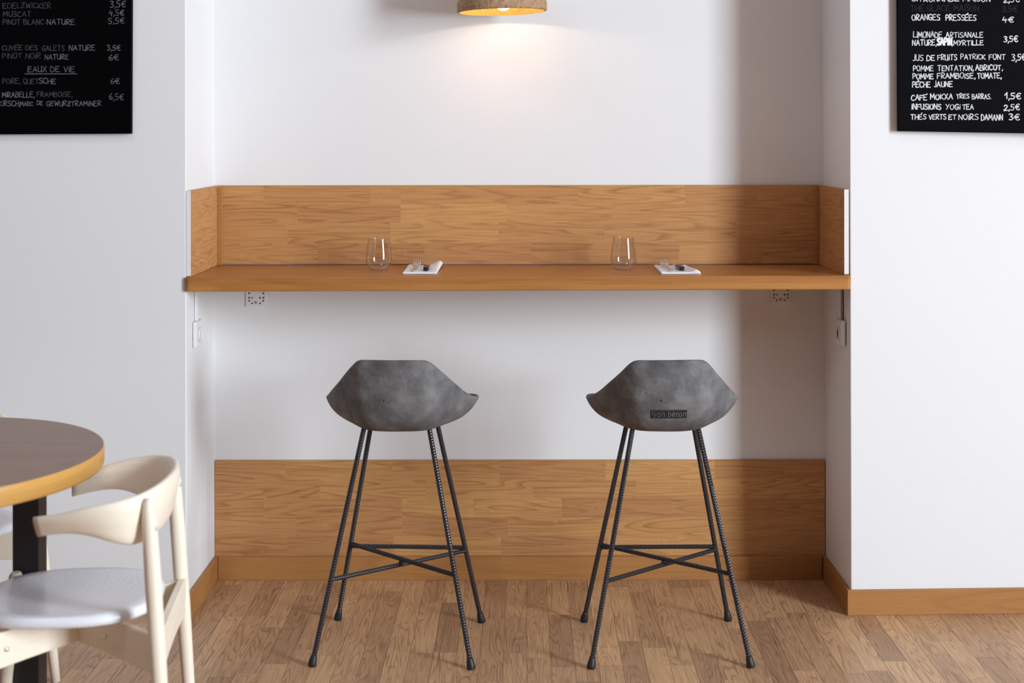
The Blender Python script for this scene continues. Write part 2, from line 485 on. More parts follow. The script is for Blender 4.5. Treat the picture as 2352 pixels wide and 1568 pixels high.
rp = random.Random(5)
ZT = 1.3835                       # top of the upper panel
ZS, ZSB = 1.104, 1.059            # bar top: upper face, lower face
def px2u(px, x0, Y): return (px - VX) * Y / FPX - x0
def upper_back():
    b = MB()
    x0, x1, y0, y1, z0 = XL + .0145, 1.0315, YB - .018, YB - .0005, ZS + .0034
    rows = [0, .262, .525, .76, 1.0]
    jt = [[px2u(p, x0, y0) for p in q] for q in ((730, 975, 1220, 1560, 1750), (660, 897, 1145, 1388, 1690), (683, 920, 1163, 1405, 1650), (605, 850, 920, 1328, 1573, 1740))]
    staves(b, (x0, y0, z0), (x1 - x0, 0, 0), (0, 0, ZT - z0), rows, rp, joints=jt)
    slab_rest(b, x0, x1, y0, y1, z0, ZT, ('-y',))
    o = b.build('backsplash_panel', M['oak'])
    tag(o, 'wide oak stave panel on the wall above the wooden bar', 'wood panel')
    for s, x in ((1, XL + .015), (-1, 1.0315)):
        q = MB(); q.box((min(x, x + s * .016), y0 - .012, ZS + .001), (max(x, x + s * .016), y0 - .0002, ZT - .004), axis=2, tint=.75)
        c = q.build('corner_strip', M['oak_trim'], o, bevel=.001)
upper_back()
def upper_side(name, label, side):
    b = MB()
    t = .0145
    zt = ZT - .001
    if side < 0:
        x0, x1, ya, yb = XL + .0003, XL + t, YL + .0015, YB - .0005
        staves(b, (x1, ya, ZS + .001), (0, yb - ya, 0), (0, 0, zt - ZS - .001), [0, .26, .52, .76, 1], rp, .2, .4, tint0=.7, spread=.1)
        slab_rest(b, x0, x1, ya, yb, ZS + .001, zt, ('+x',))
        e = (x0, x1, ya)
    else:
        xf, xb = 1.0545, 1.0460
        ya, yb = YR + .0015, YB - .0005
        U = Vector((xb - xf, yb - ya, 0))
        o0 = Vector((xf - t, ya, ZS + .001)); z = Vector((0, 0, zt - ZS - .001)); X = Vector((t, 0, 0))
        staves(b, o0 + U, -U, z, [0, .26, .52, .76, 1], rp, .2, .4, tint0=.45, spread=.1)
        b.quad(o0, X, z); b.quad(o0 + z, X, U); b.quad(o0 + X, U, z); b.quad(o0 + U, X, z); b.quad(o0, U, X)
        e = (xf - t, xf, ya)
    o = b.build(name, M['oak'])
    tag(o, label, 'wood panel')
    q = MB(); q.box((e[0] - (.0 if side < 0 else .0), e[2] - .0014, ZS + .004), (e[1], e[2] - .0001, zt), axis=2)
    q.build('end_cap', M['wall'], o)['label'] = 'white painted end of the panel'
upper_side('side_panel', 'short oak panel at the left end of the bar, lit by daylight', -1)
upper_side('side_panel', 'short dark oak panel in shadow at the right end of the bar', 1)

def lower_back():
    b = MB()
    x0, x1, y0, y1, z0, z1 = XL + .001, 1.0545, YB - .013, YB - .0005, .0, .4165
    zb = .083
    rows = [0, .2, .4, .6, .8, 1.0]
    jt = [[px2u(p, x0, y0) for p in q] for q in ((659, 903, 1150, 1395, 1650), (680, 923, 1165, 1410, 1660), (605, 923, 1086, 1290, 1540, 1780), (733, 978, 1223, 1460, 1700), (655, 900, 1146, 1390, 1640, 1800))]
    staves(b, (x0, y0, zb), (x1 - x0, 0, 0), (0, 0, z1 - zb), rows, rp, joints=jt)
    b.quad((x0, y0, z0), (x1 - x0, 0, 0), (0, 0, zb))
    slab_rest(b, x0, x1, y0, y1, z0, z1, ('-y',))
    o = b.build('wall_panel', M['oak'])
    tag(o, 'low oak stave panel on the wall under the bar, above the skirting board', 'wood panel')
lower_back()

# the bar top: one long oak board, front corners rounded
def bar():
    b = MB()
    yfl, yfr = YL - .017, YR - .017
    xl, xr = XL - .001, 1.0555
    # plan outline, counter-clockwise from the left front corner
    out = []
    rl, rr = .020, .012
    e = 0.004   # overlap past the pier corner
    for k in range(7):
        a = math.pi + k / 6 * math.pi / 2
        out.append((xl - e + rl + rl * math.cos(a), yfl + rl + rl * math.sin(a)))
    for k in range(7):
        a = -math.pi / 2 + k / 6 * math.pi / 2
        out.append((xr + e - rr + rr * math.cos(a), yfr + rr + rr * math.sin(a)))
    out += [(xr + e, YR - .001), (1.0540, YR - .001), (1.0446, YB - .001), (XL + .001, YB - .001), (XL + .001, YL - .001), (xl - e, YL - .001)]
    n = len(out)
    c = .0025
    cx, cy = 0, (YL + YB) / 2
    def ins(p, d): return (p[0] + (d if p[0] < cx else -d), p[1] + (d if p[1] < cy else -d))
    layers = [([ins(p, c) for p in out], ZSB), (out, ZSB + c), (out, ZSB + .022), (out, ZS - c), ([ins(p, c) for p in out], ZS)]
    base = []
    for o_, z in layers:
        base.append(len(b.v)); b.v += [(x, y, z) for x, y in o_]
    for l in range(len(layers) - 1):
        for i in range(n):
            j = (i + 1) % n
            idx = [base[l] + i, base[l] + j, base[l + 1] + j, base[l + 1] + i]
            two = l >= 2
            b.face(idx, [(b.v[k][0] + (.7 if two else 0), b.v[k][2] * 1.3, 3.1 if two else 8.4) for k in idx], .30 if two else .80, 0, False)
    b.face([base[0] + i for i in range(n)][::-1])
    # upper face in boards along X
    top = [base[-1] + i for i in range(n)]
    b.face(top, [(b.v[k][0], b.v[k][1], 5.5) for k in top], .42)
    o = b.build('bar_counter', M['oak_bar'])
    tag(o, 'long oak bar top with rounded front corners spanning the wall niche', 'bar counter')
bar()

# plates under the bar, sockets and conduits on the cheeks of the niche
def plate(px0, px1, pyb, label):
    y = YB - .0003
    a, c = P(px0, pyb, y), P(px1, pyb, y)
    root = empty('bracket_plate', ((a.x + c.x) / 2, y, a.z), 0, label, 'bracket', 'bracket plates under the bar')
    q = MB(); w = c.x - a.x
    q.box((-w / 2, -.006, 0), (w / 2, 0, ZSB - a.z - .001))
    q.build('back_plate', M['wall'], root, bevel=.002)
    pts = [(-.34, .30, 1), (-.2, .30, .8), (.18, .30, 1), (.34, .30, 1), (-.34, .19, .9), (.34, .19, .9), (-.2, .10, .9), (.18, .10, .9), (-.34, .46, 1), (.34, .46, 1), (-.02, .13, 1.5)]
    for u, v, s in pts:
        h = MB(); lathe(h, [(.0001, 0), (.0032 * s, 0), (.0032 * s, .0012), (.0001, .0012)], 12)
        ho = h.build('screw_hole', M['grey_line'] if s > 1.2 else M['hole'], root)
        ho.rotation_euler = (R(90), 0, 0); ho.location = (u * w, -.0055, v * .098 + .002)
plate(565, 613, 703, 'white drilled bracket plate under the left end of the bar')
plate(1769, 1816, 697, 'white drilled bracket plate under the right, shaded end of the bar')

def socket(side, x, yc, label, hole):
    root = empty('wall_socket', (x, yc, .905), R(90) if side > 0 else R(-90), label, 'socket')
    # local: -y is out of the wall; x along the wall
    root.rotation_euler = (0, 0, R(90) if side < 0 else R(-90))
    q = MB(); q.box((-.045, -.013, -.043), (.045, 0, .043))
    q.build('housing', M['white'], root, bevel=.004)
    h = MB(); lathe(h, [(.0001, .001), (.019, .001), (.020, .006), (.024, .006), (.024, 0), (.0001, 0)], 28)
    ho = h.build('outlet_ring', M['white'], root); ho.rotation_euler = (R(90), 0, 0); ho.location = (0, -.0128, -.004)
    h = MB(); lathe(h, [(.0001, .0024), (.0185, .0024), (.0185, 0), (.0001, 0)], 28)
    ho2 = h.build('outlet_recess', M['hole'] if hole else M['white'], root); ho2.rotation_euler = (R(90), 0, 0); ho2.location = (0, -.0126, -.004)
    c = MB(); c.box((-.016, -.009, .043), (.004, 0, ZSB - .905 - .001))
    c.build('cable_duct', M['wall'], root, bevel=.001)
    c = MB(); c.box((.0042, -.006, .043), (.0065, 0, ZSB - .905 - .001))
    c.build('cable', M['grey_line'], root)
socket(-1, XL + .0005, 4.715, 'white wall socket low on the left cheek of the niche', False)
socket(1, 1.0553, 4.722, 'white wall socket with dark round recess on the shaded right cheek', True)

# ------------------------------------------------------------------ chalk boards
GL = {
 'A': [[(0, 0), (.3, 1), (.6, 0)], [(.1, .36), (.5, .36)]],
 'B': [[(0, 0), (0, 1)], [(0, 1), (.4, .95), (.45, .75), (.3, .55), (0, .52)], [(.3, .54), (.55, .4), (.5, .1), (.3, 0), (0, 0)]],
 'C': [[(.55, .85), (.4, 1), (.15, .9), (0, .5), (.12, .12), (.35, 0), (.58, .15)]],
 'D': [[(0, 0), (.02, 1), (.35, .9), (.58, .5), (.4, .1), (0, 0)]],
 'E': [[(.52, 1), (0, .96), (0, 0), (.55, .02)], [(0, .52), (.42, .54)]],
 'F': [[(.52, 1), (0, .96), (0, 0)], [(0, .52), (.42, .54)]],
 'G': [[(.55, .86), (.35, 1), (.08, .8), (0, .45), (.15, .05), (.45, .02), (.56, .4), (.3, .42)]],
 'H': [[(0, 0), (0, 1)], [(.52, 0), (.52, 1)], [(0, .5), (.52, .5)]],
 'I': [[(.05, 0), (.07, .72)], [(.07, .93), (.08, 1.0)]],
 'J': [[(.3, .78), (.3, .05), (.15, -.08), (0, .02)], [(.3, .97), (.31, 1.03)]],
 'K': [[(0, 0), (0, 1)], [(.5, 1), (.03, .45), (.55, 0)]],
 'L': [[(.02, 1), (0, 0), (.48, .02)]],
 'M': [[(0, 0), (.06, 1), (.34, .3), (.62, 1), (.7, 0)]],
 'N': [[(0, 0), (.02, 1), (.5, 0), (.54, 1)]],
 'O': [[(.3, 1), (.06, .8), (0, .4), (.2, 0), (.45, .08), (.58, .5), (.48, .9), (.3, 1), (.2, .97)]],
 'P': [[(0, 0), (.02, 1), (.38, .95), (.48, .72), (.3, .5), (.02, .46)]],
 'Q': [[(.3, 1), (.06, .8), (0, .4), (.2, 0), (.45, .08), (.58, .5), (.48, .9), (.3, 1)], [(.35, .2), (.6, -.08)]],
 'R': [[(0, 0), (.02, 1), (.38, .95), (.46, .74), (.3, .52), (.02, .48), (.52, 0)]],
 'S': [[(.5, .9), (.3, 1), (.06, .86), (.1, .62), (.42, .42), (.48, .15), (.25, 0), (0, .1)]],
 'T': [[(0, .96), (.58, 1)], [(.29, .98), (.28, 0)]],
 'U': [[(0, 1), (.02, .2), (.2, 0), (.45, .1), (.5, 1)], [(.5, .5), (.52, 0)]],
 'V': [[(0, 1), (.26, 0), (.54, 1)]],
 'W': [[(0, 1), (.16, 0), (.36, .7), (.54, 0), (.72, 1)]],
 'X': [[(0, 1), (.52, 0)], [(.5, 1), (0, 0)]],
 'Y': [[(0, 1), (.27, .5)], [(.54, 1), (.15, 0)]],
 'Z': [[(0, .96), (.5, 1), (0, 0), (.54, .03)], [(.1, .5), (.42, .5)]],
 '1': [[(0, .55), (.3, 1), (.26, 0)]],
 '2': [[(.02, .78), (.2, 1), (.45, .86), (.38, .5), (0, 0), (.52, .04)]],
 '3': [[(.02, .92), (.25, 1), (.45, .8), (.2, .55), (.48, .35), (.3, .02), (0, .08)]],
 '4': [[(.2, 1), (0, .4), (.5, .42)], [(.38, .66), (.34, -.1)]],
 '5': [[(.5, 1), (.1, .97), (.08, .58), (.38, .55), (.46, .25), (.28, 0), (0, .06)]],
 '6': [[(.35, 1), (.08, .6), (.02, .2), (.22, 0), (.45, .15), (.4, .42), (.15, .44), (.04, .25)]],
 '\u20ac': [[(.62, .9), (.42, 1), (.18, .8), (.12, .4), (.24, .06), (.45, 0), (.62, .14)], [(0, .6), (.5, .62)], [(0, .4), (.46, .42)]],
 ',': [[(.1, .08), (.08, -.06), (0, -.24)]],
 '.': [[(.04, .04), (.08, .0)]],
 '\u00b4': [[(-.34, 1.12), (-.14, 1.3)]],
 '^': [[(-.46, 1.12), (-.3, 1.28), (-.14, 1.12)]],
}
WID = {k: max(p[0] for s in v for p in s) for k, v in GL.items()}
def chalk_line(root, text, x0, x1, ytop, ybase, Y, m, lw=2.0, skew=0.0):
    """text fitted between pixels x0..x1, caps from ytop down to ybase, on the plane at depth Y; a flat chalk mark"""
    text = text.replace('\u00c9', 'E\u00b4').replace('\u00ca', 'E^')
    rnd = random.Random(text + str(x0))
    adv, tot = [], 0.0
    for ch in text:
        adv.append(tot)
        if ch == ' ': tot += .42
        elif ch in '\u00b4^': pass
        else: tot += WID[ch] + .17
    tot -= .17
    H = ybase - ytop
    sx = (x1 - x0) / tot
    mm = Y / FPX
    b = MB(); nst = 0
    o = Vector(root.location)
    for ch, a in zip(text, adv):
        if ch == ' ': continue
        jy, js, jr = rnd.uniform(-.06, .06), rnd.uniform(.92, 1.06), rnd.uniform(-.04, .04)
        for st in GL[ch]:
            pts = [(x0 + (a + p[0]) * sx + p[1] * jr * sx, ybase - (p[1] * js + jy) * H + skew * (a / tot)) for p in st]
            if len(pts) > 2:
                sp = spline([(p[0], p[1], 0) for p in pts], 3 * len(pts)) if ch in 'BCDGOPQRSUJ235689\u20ac,' else [Vector((p[0], p[1], 0)) for p in pts]
            else: sp = [Vector((p[0], p[1], 0)) for p in pts]
            w = lw * rnd.uniform(.85, 1.15) / 2
            sp = [q for k, q in enumerate(sp) if k == 0 or (q - sp[k - 1]).length > 1e-4]
            runs, cur = [], [sp[0]]
            for k in range(1, len(sp)):
                cur.append(sp[k])
                if k < len(sp) - 1 and (sp[k] - sp[k - 1]).normalized().dot((sp[k + 1] - sp[k]).normalized()) < .45:
                    runs.append(cur); cur = [sp[k]]
            runs.append(cur)
            for sp in runs:
              lift = .00002 * (nst % 7); nst += 1
              sp[0] = sp[0] + (sp[0] - sp[1]).normalized() * w * .6; sp[-1] = sp[-1] + (sp[-1] - sp[-2]).normalized() * w * .6
              i0 = len(b.v)
              for k, p in enumerate(sp):
                  d0 = (p - sp[k - 1]).normalized() if k else None
                  d1 = (sp[k + 1] - p).normalized() if k < len(sp) - 1 else None
                  d = (d0 or d1) + (d1 or d0)
                  d = d.normalized() if d.length > .3 else (d0 or d1)
                  nn = Vector((-d.y, d.x, 0))
                  c_ = max(.55, nn.dot(Vector((-(d1 or d0).y, (d1 or d0).x, 0))))
                  for sg in (-1, 1):
                      c = p + nn * (sg * w / c_)
                      wp = P(c.x, c.y, Y)
                      b.v.append((wp.x - o.x, wp.y - o.y - lift, wp.z - o.z))
              for k in range(len(sp) - 1):
                  b.face([i0 + 2 * k, i0 + 2 * k + 1, i0 + 2 * k + 3, i0 + 2 * k + 2])
    return b.build('chalk_lettering', m, root, merge=0)

def chalkboard(name, label, corners, Y, t, bm_, m):
    """corners: four pixels of the visible face, bottom-left, bottom-right, top-right, top-left"""
    pts = [P(x, y, Y) for x, y in corners]
    c = sum(pts, Vector()) / 4
    root = empty(name, (c.x, Y, pts[0].z), 0, label, 'chalkboard')
    b = MB(); o = Vector(root.location)
    fr = [p - o for p in pts]; bk = [p + Vector((0, t, 0)) for p in fr]
    b.v += [tuple(p) for p in fr + bk]
    b.face([0, 1, 2, 3]); b.face([7, 6, 5, 4])
    for i in range(4): b.face([i, i + 4, (i + 1) % 4 + 4, (i + 1) % 4])
    b.build('board', m, root, bevel=.0012)
    return root

YBL = YL - .0225
bl = chalkboard('chalkboard', 'black chalk menu board on the left wall, faded writing of wines and spirits', [(-160, 308), (300.5, 306), (304, -420), (-160, -420)], YBL, .021, None, M['board'])
yl = YBL - .0004
for tx, x0, x1, yt, yb_, m in (
    ('EDELZWICKER', 7, 117, 5.5, 17.5, 'chalk_dim'), ('MUSCAT', 8, 71, 25, 37, 'chalk_dim'), ('PINOT BLANC', 7, 101, 43.5, 55, 'chalk_dim'), ('NATURE', 108, 172, 43, 55, 'chalk_mid'),
    ('3,5\u20ac', 253, 289, 2, 16, 'chalk_mid'), ('4,5\u20ac', 251, 285, 21, 34, 'chalk_mid'), ('5,5\u20ac', 249, 286, 40, 53, 'chalk_mid'),
    ('CUV\u00c9E DES', 5, 86, 103, 114, 'chalk_dim'), ('GALETS', 97, 148, 103, 115, 'chalk_dim'), ('NATURE', 159, 218, 103, 115, 'chalk_mid'), ('3,5\u20ac', 246, 277, 103, 115, 'chalk_mid'),
    ('PINOT NOIR', 6, 93, 121, 133, 'chalk_dim'), ('NATURE', 103, 157, 124, 135, 'chalk_mid'), ('6\u20ac', 250, 273, 124, 137, 'chalk_mid'),
    ('EAUX DE VIE', 64, 171, 151, 164, 'chalk_mid'), ('POIRE, QUET', 6, 89, 179, 191, 'chalk_dim'), ('SCHE', 90, 128, 179, 191, 'chalk_mid'), ('6\u20ac', 254, 275, 179, 191, 'chalk_mid'),
    ('MIRABELLE,', 5, 79, 210, 222, 'chalk_mid'), ('FRAMBOISE,', 85, 166, 210, 221, 'chalk_dim'), ('6,5\u20ac', 251, 284, 215, 228, 'chalk_mid'),
    ('KIRSCH,', -2, 46, 230, 242, 'chalk_mid'), ('MARC', 46, 76, 233, 242, 'chalk_mid'), ('DE', 85, 98, 231, 240, 'chalk_mid'), ('GEWURZTRAMINER', 107, 232, 231, 242, 'chalk_mid')):
    chalk_line(bl, tx, x0, x1, yt, yb_, yl, M[m], 1.7)
def underline(root, x0, x1, y, Y, m):
    b = MB(); a, c = P(x0, y + 1, Y) - Vector(root.location), P(x1, y - 1, Y) - Vector(root.location)
    b.v += [tuple(a), (c.x, c.y, a.z + .0002), tuple(c), (a.x, a.y, c.z - .0002)]; b.face([0, 1, 2, 3])
    b.build('chalk_underline', m, root, merge=0)
underline(bl, 57, 177, 168.5, yl, M['chalk_mid'])

YBR = YR - .0225
br = chalkboard('chalkboard', 'black chalk menu board on the right wall, bright white writing of juices and teas', [(2064, 302), (2500, 310), (2500, -420), (2061, -420)], YBR, .021, None, M['board2'])
yr_ = YBR - .0004
for tx, x0, x1, yt, yb_, m, lw in (
    ('CITRONNADE MAISON', 2094, 2275, -9, 4, 'chalk', 2.2), ('2,5\u20ac', 2306, 2342, -8, 6, 'chalk', 2.2), ('TH\u00c9 GLAC\u00c9 MAISON', 2092, 2248, 13, 26, 'chalk_faint', 1.8), ('3,5\u20ac', 2302, 2337, 15, 28, 'chalk_faint', 1.8),
    ('ORANGES', 2095, 2159, 34, 47, 'chalk', 2.3), ('PRESS\u00c9ES', 2173, 2242, 35, 48, 'chalk', 2.3), ('4\u20ac', 2303, 2328, 40, 52, 'chalk', 2.3),
    ('LIMONADE', 2098, 2164, 74, 87, 'chalk', 2.0), ('ARTISANALE', 2173, 2258, 75, 87, 'chalk', 2.0), ('3,5\u20ac', 2306, 2338, 84, 97, 'chalk', 2.4),
    ('NATURE,', 2096, 2151, 93, 105, 'chalk', 2.2), ('SAPIN', 2153, 2186, 89, 104, 'chalk_bold', 4.2), (',MYRTILLE', 2187, 2259, 94, 105, 'chalk', 2.1),
    ('JUS DE', 2097, 2147, 127, 140, 'chalk', 2.0), ('FRUITS', 2154, 2198, 127, 139, 'chalk', 2.0), ('PATRICK', 2207, 2263, 126, 137, 'chalk', 2.0), ('FONT', 2272, 2309, 126, 138, 'chalk', 2.0), ('3,5\u20ac', 2324, 2356, 126, 140, 'chalk', 2.5),
    ('POMME', 2098, 2144, 152, 164, 'chalk', 2.0), ('TENTATION,', 2154, 2236, 151, 163, 'chalk', 2.0), ('ABRICOT,', 2241, 2303, 150, 162, 'chalk', 2.3),
    ('POMME', 2097, 2144, 170, 182, 'chalk', 2.2), ('FRAMBOISE,', 2153, 2240, 169, 181, 'chalk', 2.1), ('TOMATE,', 2245, 2300, 169, 181, 'chalk', 2.2),
    ('P\u00caCHE', 2096, 2137, 189, 201, 'chalk', 2.3), ('JAUNE', 2146, 2188, 188, 200, 'chalk', 2.3),
    ('CAF\u00c9', 2093, 2129, 219, 231, 'chalk', 2.3), ('MOKXA', 2137, 2188, 217, 229, 'chalk', 2.2), ('TRES', 2197, 2226, 217, 227, 'chalk', 1.9), ('BARRAS.', 2233, 2276, 217, 228, 'chalk', 2.0), ('1,5\u20ac', 2308, 2345, 214, 228, 'chalk', 2.4),
    ('INFUSIONS', 2094, 2161, 240, 252, 'chalk', 2.3), ('YOGI', 2172, 2205, 240, 252, 'chalk', 2.1), ('TEA', 2211, 2236, 240, 252, 'chalk', 2.1), ('2,5\u20ac', 2306, 2342, 241, 254, 'chalk', 2.4),
    ('TH\u00c9S', 2092, 2127, 264, 275, 'chalk', 2.3), ('VERTS', 2134, 2173, 264, 275, 'chalk', 2.1), ('ET', 2179, 2196, 264, 275, 'chalk', 2.1), ('NOIRS', 2202, 2247, 264, 276, 'chalk', 2.1), ('DAMANN', 2254, 2303, 264, 277, 'chalk', 2.1), ('3\u20ac', 2318, 2342, 263, 277, 'chalk', 2.4)):
    chalk_line(br, tx, x0, x1, yt, yb_, yr_, M[m], lw)

# ------------------------------------------------------------------ bar stools
RIM = [(0, -.186, .900), (.06, -.183, .900), (.098, -.177, .899), (.121, -.163, .887), (.150, -.132, .853), (.185, -.090, .811), (.214, -.045, .777),
       (.2355, .010, .7565), (.236, .065, .752), (.214, .120, .745), (.160, .168, .737), (.085, .192, .732), (0, .197, .730)]
def seat_mesh(seed):
    half = spline(RIM, 34)
    rim = half + [Vector((-p.x, p.y, p.z)) for p in half[-2:0:-1]]
    n = len(rim)
    m_ = 15
    b = MB()
    rows = []
    zb = .6725
    for k, r in enumerate(rim):
        ang = math.atan2(r.x, -r.y)
        bx, by = .118 * math.sin(ang), -.118 * math.cos(ang)
        if abs(math.sin(ang)) > 1e-6 or True:
            sq = (abs(math.sin(ang)) ** 4 + abs(math.cos(ang)) ** 4) ** -.25
            bx *= .45 + .55 * sq * .93; by *= .45 + .55 * sq * .93
        B = Vector((bx, by, zb))
        back = max(0, -math.cos(ang)) if False else max(0, math.cos(ang))
        a = .80 + .28 * back ** 2
        Cc = Vector((bx + (r.x - bx) * a, by + (r.y - by) * a, .685 + .014 * back))
        row = [Vector((bx * q, by * q, zb - .002 * (1 - q))) for q in (.0, .35, .7, .93)]
        for j in range(1, m_ + 1):
            t = j / m_
            row.append(B * (1 - t) ** 2 + Cc * 2 * t * (1 - t) + r * t * t)
        rows.append(row)
    nj = len(rows[0])
    center = len(b.v); b.v.append((0, 0, zb - .002))
    st = len(b.v)
    for row in rows:
        for p in row[1:]:
            nz = noise.noise(p * 12 + Vector((seed * 7.1, 0, 0))) * .0042 + noise.noise(p * 30 + Vector((0, seed * 3.3, 0))) * .0022
            d = Vector((p.x, p.y, 0))
            d = d.normalized() if d.length > 1e-4 else Vector((0, 0, -1))
            b.v.append(tuple(p + d * nz))
    w = nj - 1
    for k in range(n):
        k2 = (k + 1) % n
        b.face([center, st + k2 * w, st + k * w], smooth=True)
        for j in range(w - 1):
            b.face([st + k * w + j, st + k2 * w + j, st + k2 * w + j + 1, st + k * w + j + 1], smooth=True)
    return b

def rebar(p0, p1, r=.0068, rib=.0013, pitch=.0082, n=10):
    b = MB(); p0, p1 = Vector(p0), Vector(p1)
    d = p1 - p0; L = d.length; x, y = frame_for(d); d = d / L
    steps = int(L / pitch * 5)
    rows = []
    for i in range(steps + 1):
        s = L * i / steps
        row = []
        for k in range(n):
            a = 2 * math.pi * k / n
            ph = (s / pitch + (k % (n // 2)) / (n // 2) * .8) % 1.0
            rr = r + (rib if ph < .36 else 0)
            if k % (n // 2) == 0: rr = r + rib * .6
            row.append(p0 + d * s + (x * math.cos(a) + y * math.sin(a)) * rr)
        rows.append(row)
    bb = b.grid(rows, closed_v=True, smooth=False)
    b.fan([bb + k for k in range(n)], flip=True); b.fan([bb + steps * n + k for k in range(n)])
    return b

FEET = {'NL': (-.236, -.2, 0), 'NR': (.236, -.2, 0), 'FL': (-.233, .2, 0), 'FR': (.233, .2, 0)}
TOPS = {'NL': (-.098, -.075, .690), 'NR': (.095, -.075, .690), 'FL': (-.098, .075, .690), 'FR': (.098, .075, .690)}
def at_z(k, z):
    f, t = Vector(FEET[k]), Vector(TOPS[k])
    return f.lerp(t, (z - f.z) / (t.z - f.z))
def make_stool(seed):
    root = empty('bar_stool', (0, 0, 0))
    s = seat_mesh(seed).build('seat', M['concrete'], root)
    m = s.modifiers.new('shell', 'SOLIDIFY'); m.thickness = .013; m.offset = -1
    m = s.modifiers.new('round', 'SUBSURF'); m.levels = 1; m.render_levels = 1
    for k in FEET:
        f = Vector(FEET[k]); d = (Vector(TOPS[k]) - f).normalized()
        lg = rebar(f + d * .012, TOPS[k]).build('leg', M['rebar'], root, merge=0)
        c = MB(); tube(c, [f + Vector((0, 0, .0005)), f + d * .004, f + d * .014, f + d * .028, f + d * .034], [.0105, .0128, .0122, .0098, .0086], 16)
        c.build('foot_cap', M['rubber'], lg)
    zb = .252
    rebar(at_z('FL', zb), at_z('FR', zb), .0062, .0014).build('crossbar', M['rebar'], root, merge=0)
    rebar(at_z('FL', zb + .004) + Vector((0, 0, .004)), at_z('NR', zb + .004) + Vector((0, 0, .004)), .006).build('brace', M['rebar'], root, merge=0)
    rebar(at_z('NL', zb - .006) - Vector((0, 0, .004)), at_z('FR', zb - .006) - Vector((0, 0, .004)), .006).build('brace', M['rebar'], root, merge=0)
    c = MB(); tube(c, [(0, 0, zb - .012), (0, 0, zb + .010)], .006, 12); c.build('spacer', M['rebar'], root)
    return root

st1 = make_stool(1)
st1.location = (-.382, 4.372, 0); st1.rotation_euler = (0, 0, R(-3))
tag(st1, 'grey concrete bar stool on black steel legs, without a stamp on its back', 'bar stool', 'concrete bar stools at the bar')
st2 = make_stool(4)
st2.location = (.424, 4.368, 0); st2.rotation_euler = (0, 0, R(1.0))
tag(st2, 'grey concrete bar stool with a stamped name on its back, standing at the shaded end', 'bar stool', 'concrete bar stools at the bar')

# the stamp on the back of the right stool, its recess shade coloured into a plate
def stamp(root):
    dg = bpy.context.evaluated_depsgraph_get()
    seat = [c for c in root.children if c.name.startswith('seat')][0]
    dg.update()
    ev = seat.evaluated_get(dg); me = ev.to_mesh()
    bvh = BVHTree.FromPolygons([v.co for v in me.vertices], [p.vertices for p in me.polygons])
    ev.to_mesh_clear()
    cu = bpy.data.curves.new('lettering', 'FONT'); cu.body = 'lyon b\u00e9ton'; cu.size = .031; cu.align_x = 'CENTER'
    cu.space_character = 1.0
    to = bpy.data.objects.new('lettering', cu); C.objects.link(to)
    bpy.context.view_layer.update()
    dg = bpy.context.evaluated_depsgraph_get()
    tm = bpy.data.meshes.new_from_object(to.evaluated_get(dg))
    bpy.data.objects.remove(to); bpy.data.curves.remove(cu)
    bm = bmesh.new(); bm.from_mesh(tm)
    xs = [v.co.x for v in bm.verts]; w = max(xs) - min(xs)
    bmesh.ops.triangulate(bm, faces=bm.faces)
    bmesh.ops.subdivide_edges(bm, edges=[e for e in bm.edges if e.calc_length() > .008], cuts=1)
    zc = .7305; W = .102
    def put(x, z, off):
        h = bvh.ray_cast(Vector((x, -.5, z)), Vector((0, 1, 0)))
        return Vector((x, (h[0].y if h[0] is not None else -.15) - off, z))
    for v in bm.verts:
        v.co = put(-.002 + v.co.x * W / w, zc + v.co.y * .8, .0016)
    bmesh.ops.recalc_face_normals(bm, faces=bm.faces)
    bm.to_mesh(tm); bm.free()
    tm.materials.append(M['concrete'])
    lo = bpy.data.objects.new('stamped_lettering', tm); C.objects.link(lo)
    md = lo.modifiers.new('thick', 'SOLIDIFY'); md.thickness = .002; md.offset = 0
    b = MB()
    nx, nz = 24, 5
    pts = [[put(-.056 + .108 * i / nx, zc - .006 + .0265 * j / nz, .0004) for j in range(nz + 1)] for i in range(nx + 1)]
    b.grid(pts)
    po = b.build('stamp_plate', M['stamp_shade'], root)
    po['label'] = 'plate coloured dark as the shaded bed of the stamp'
    lo.parent = po
M['stamp_shade'], _, _ = mat('recess_shade_concrete', (0.018, 0.016, 0.016, 1), 0.8)  # dark colour stands for shade in the recess; the plate lies on the surface
stamp(st2)

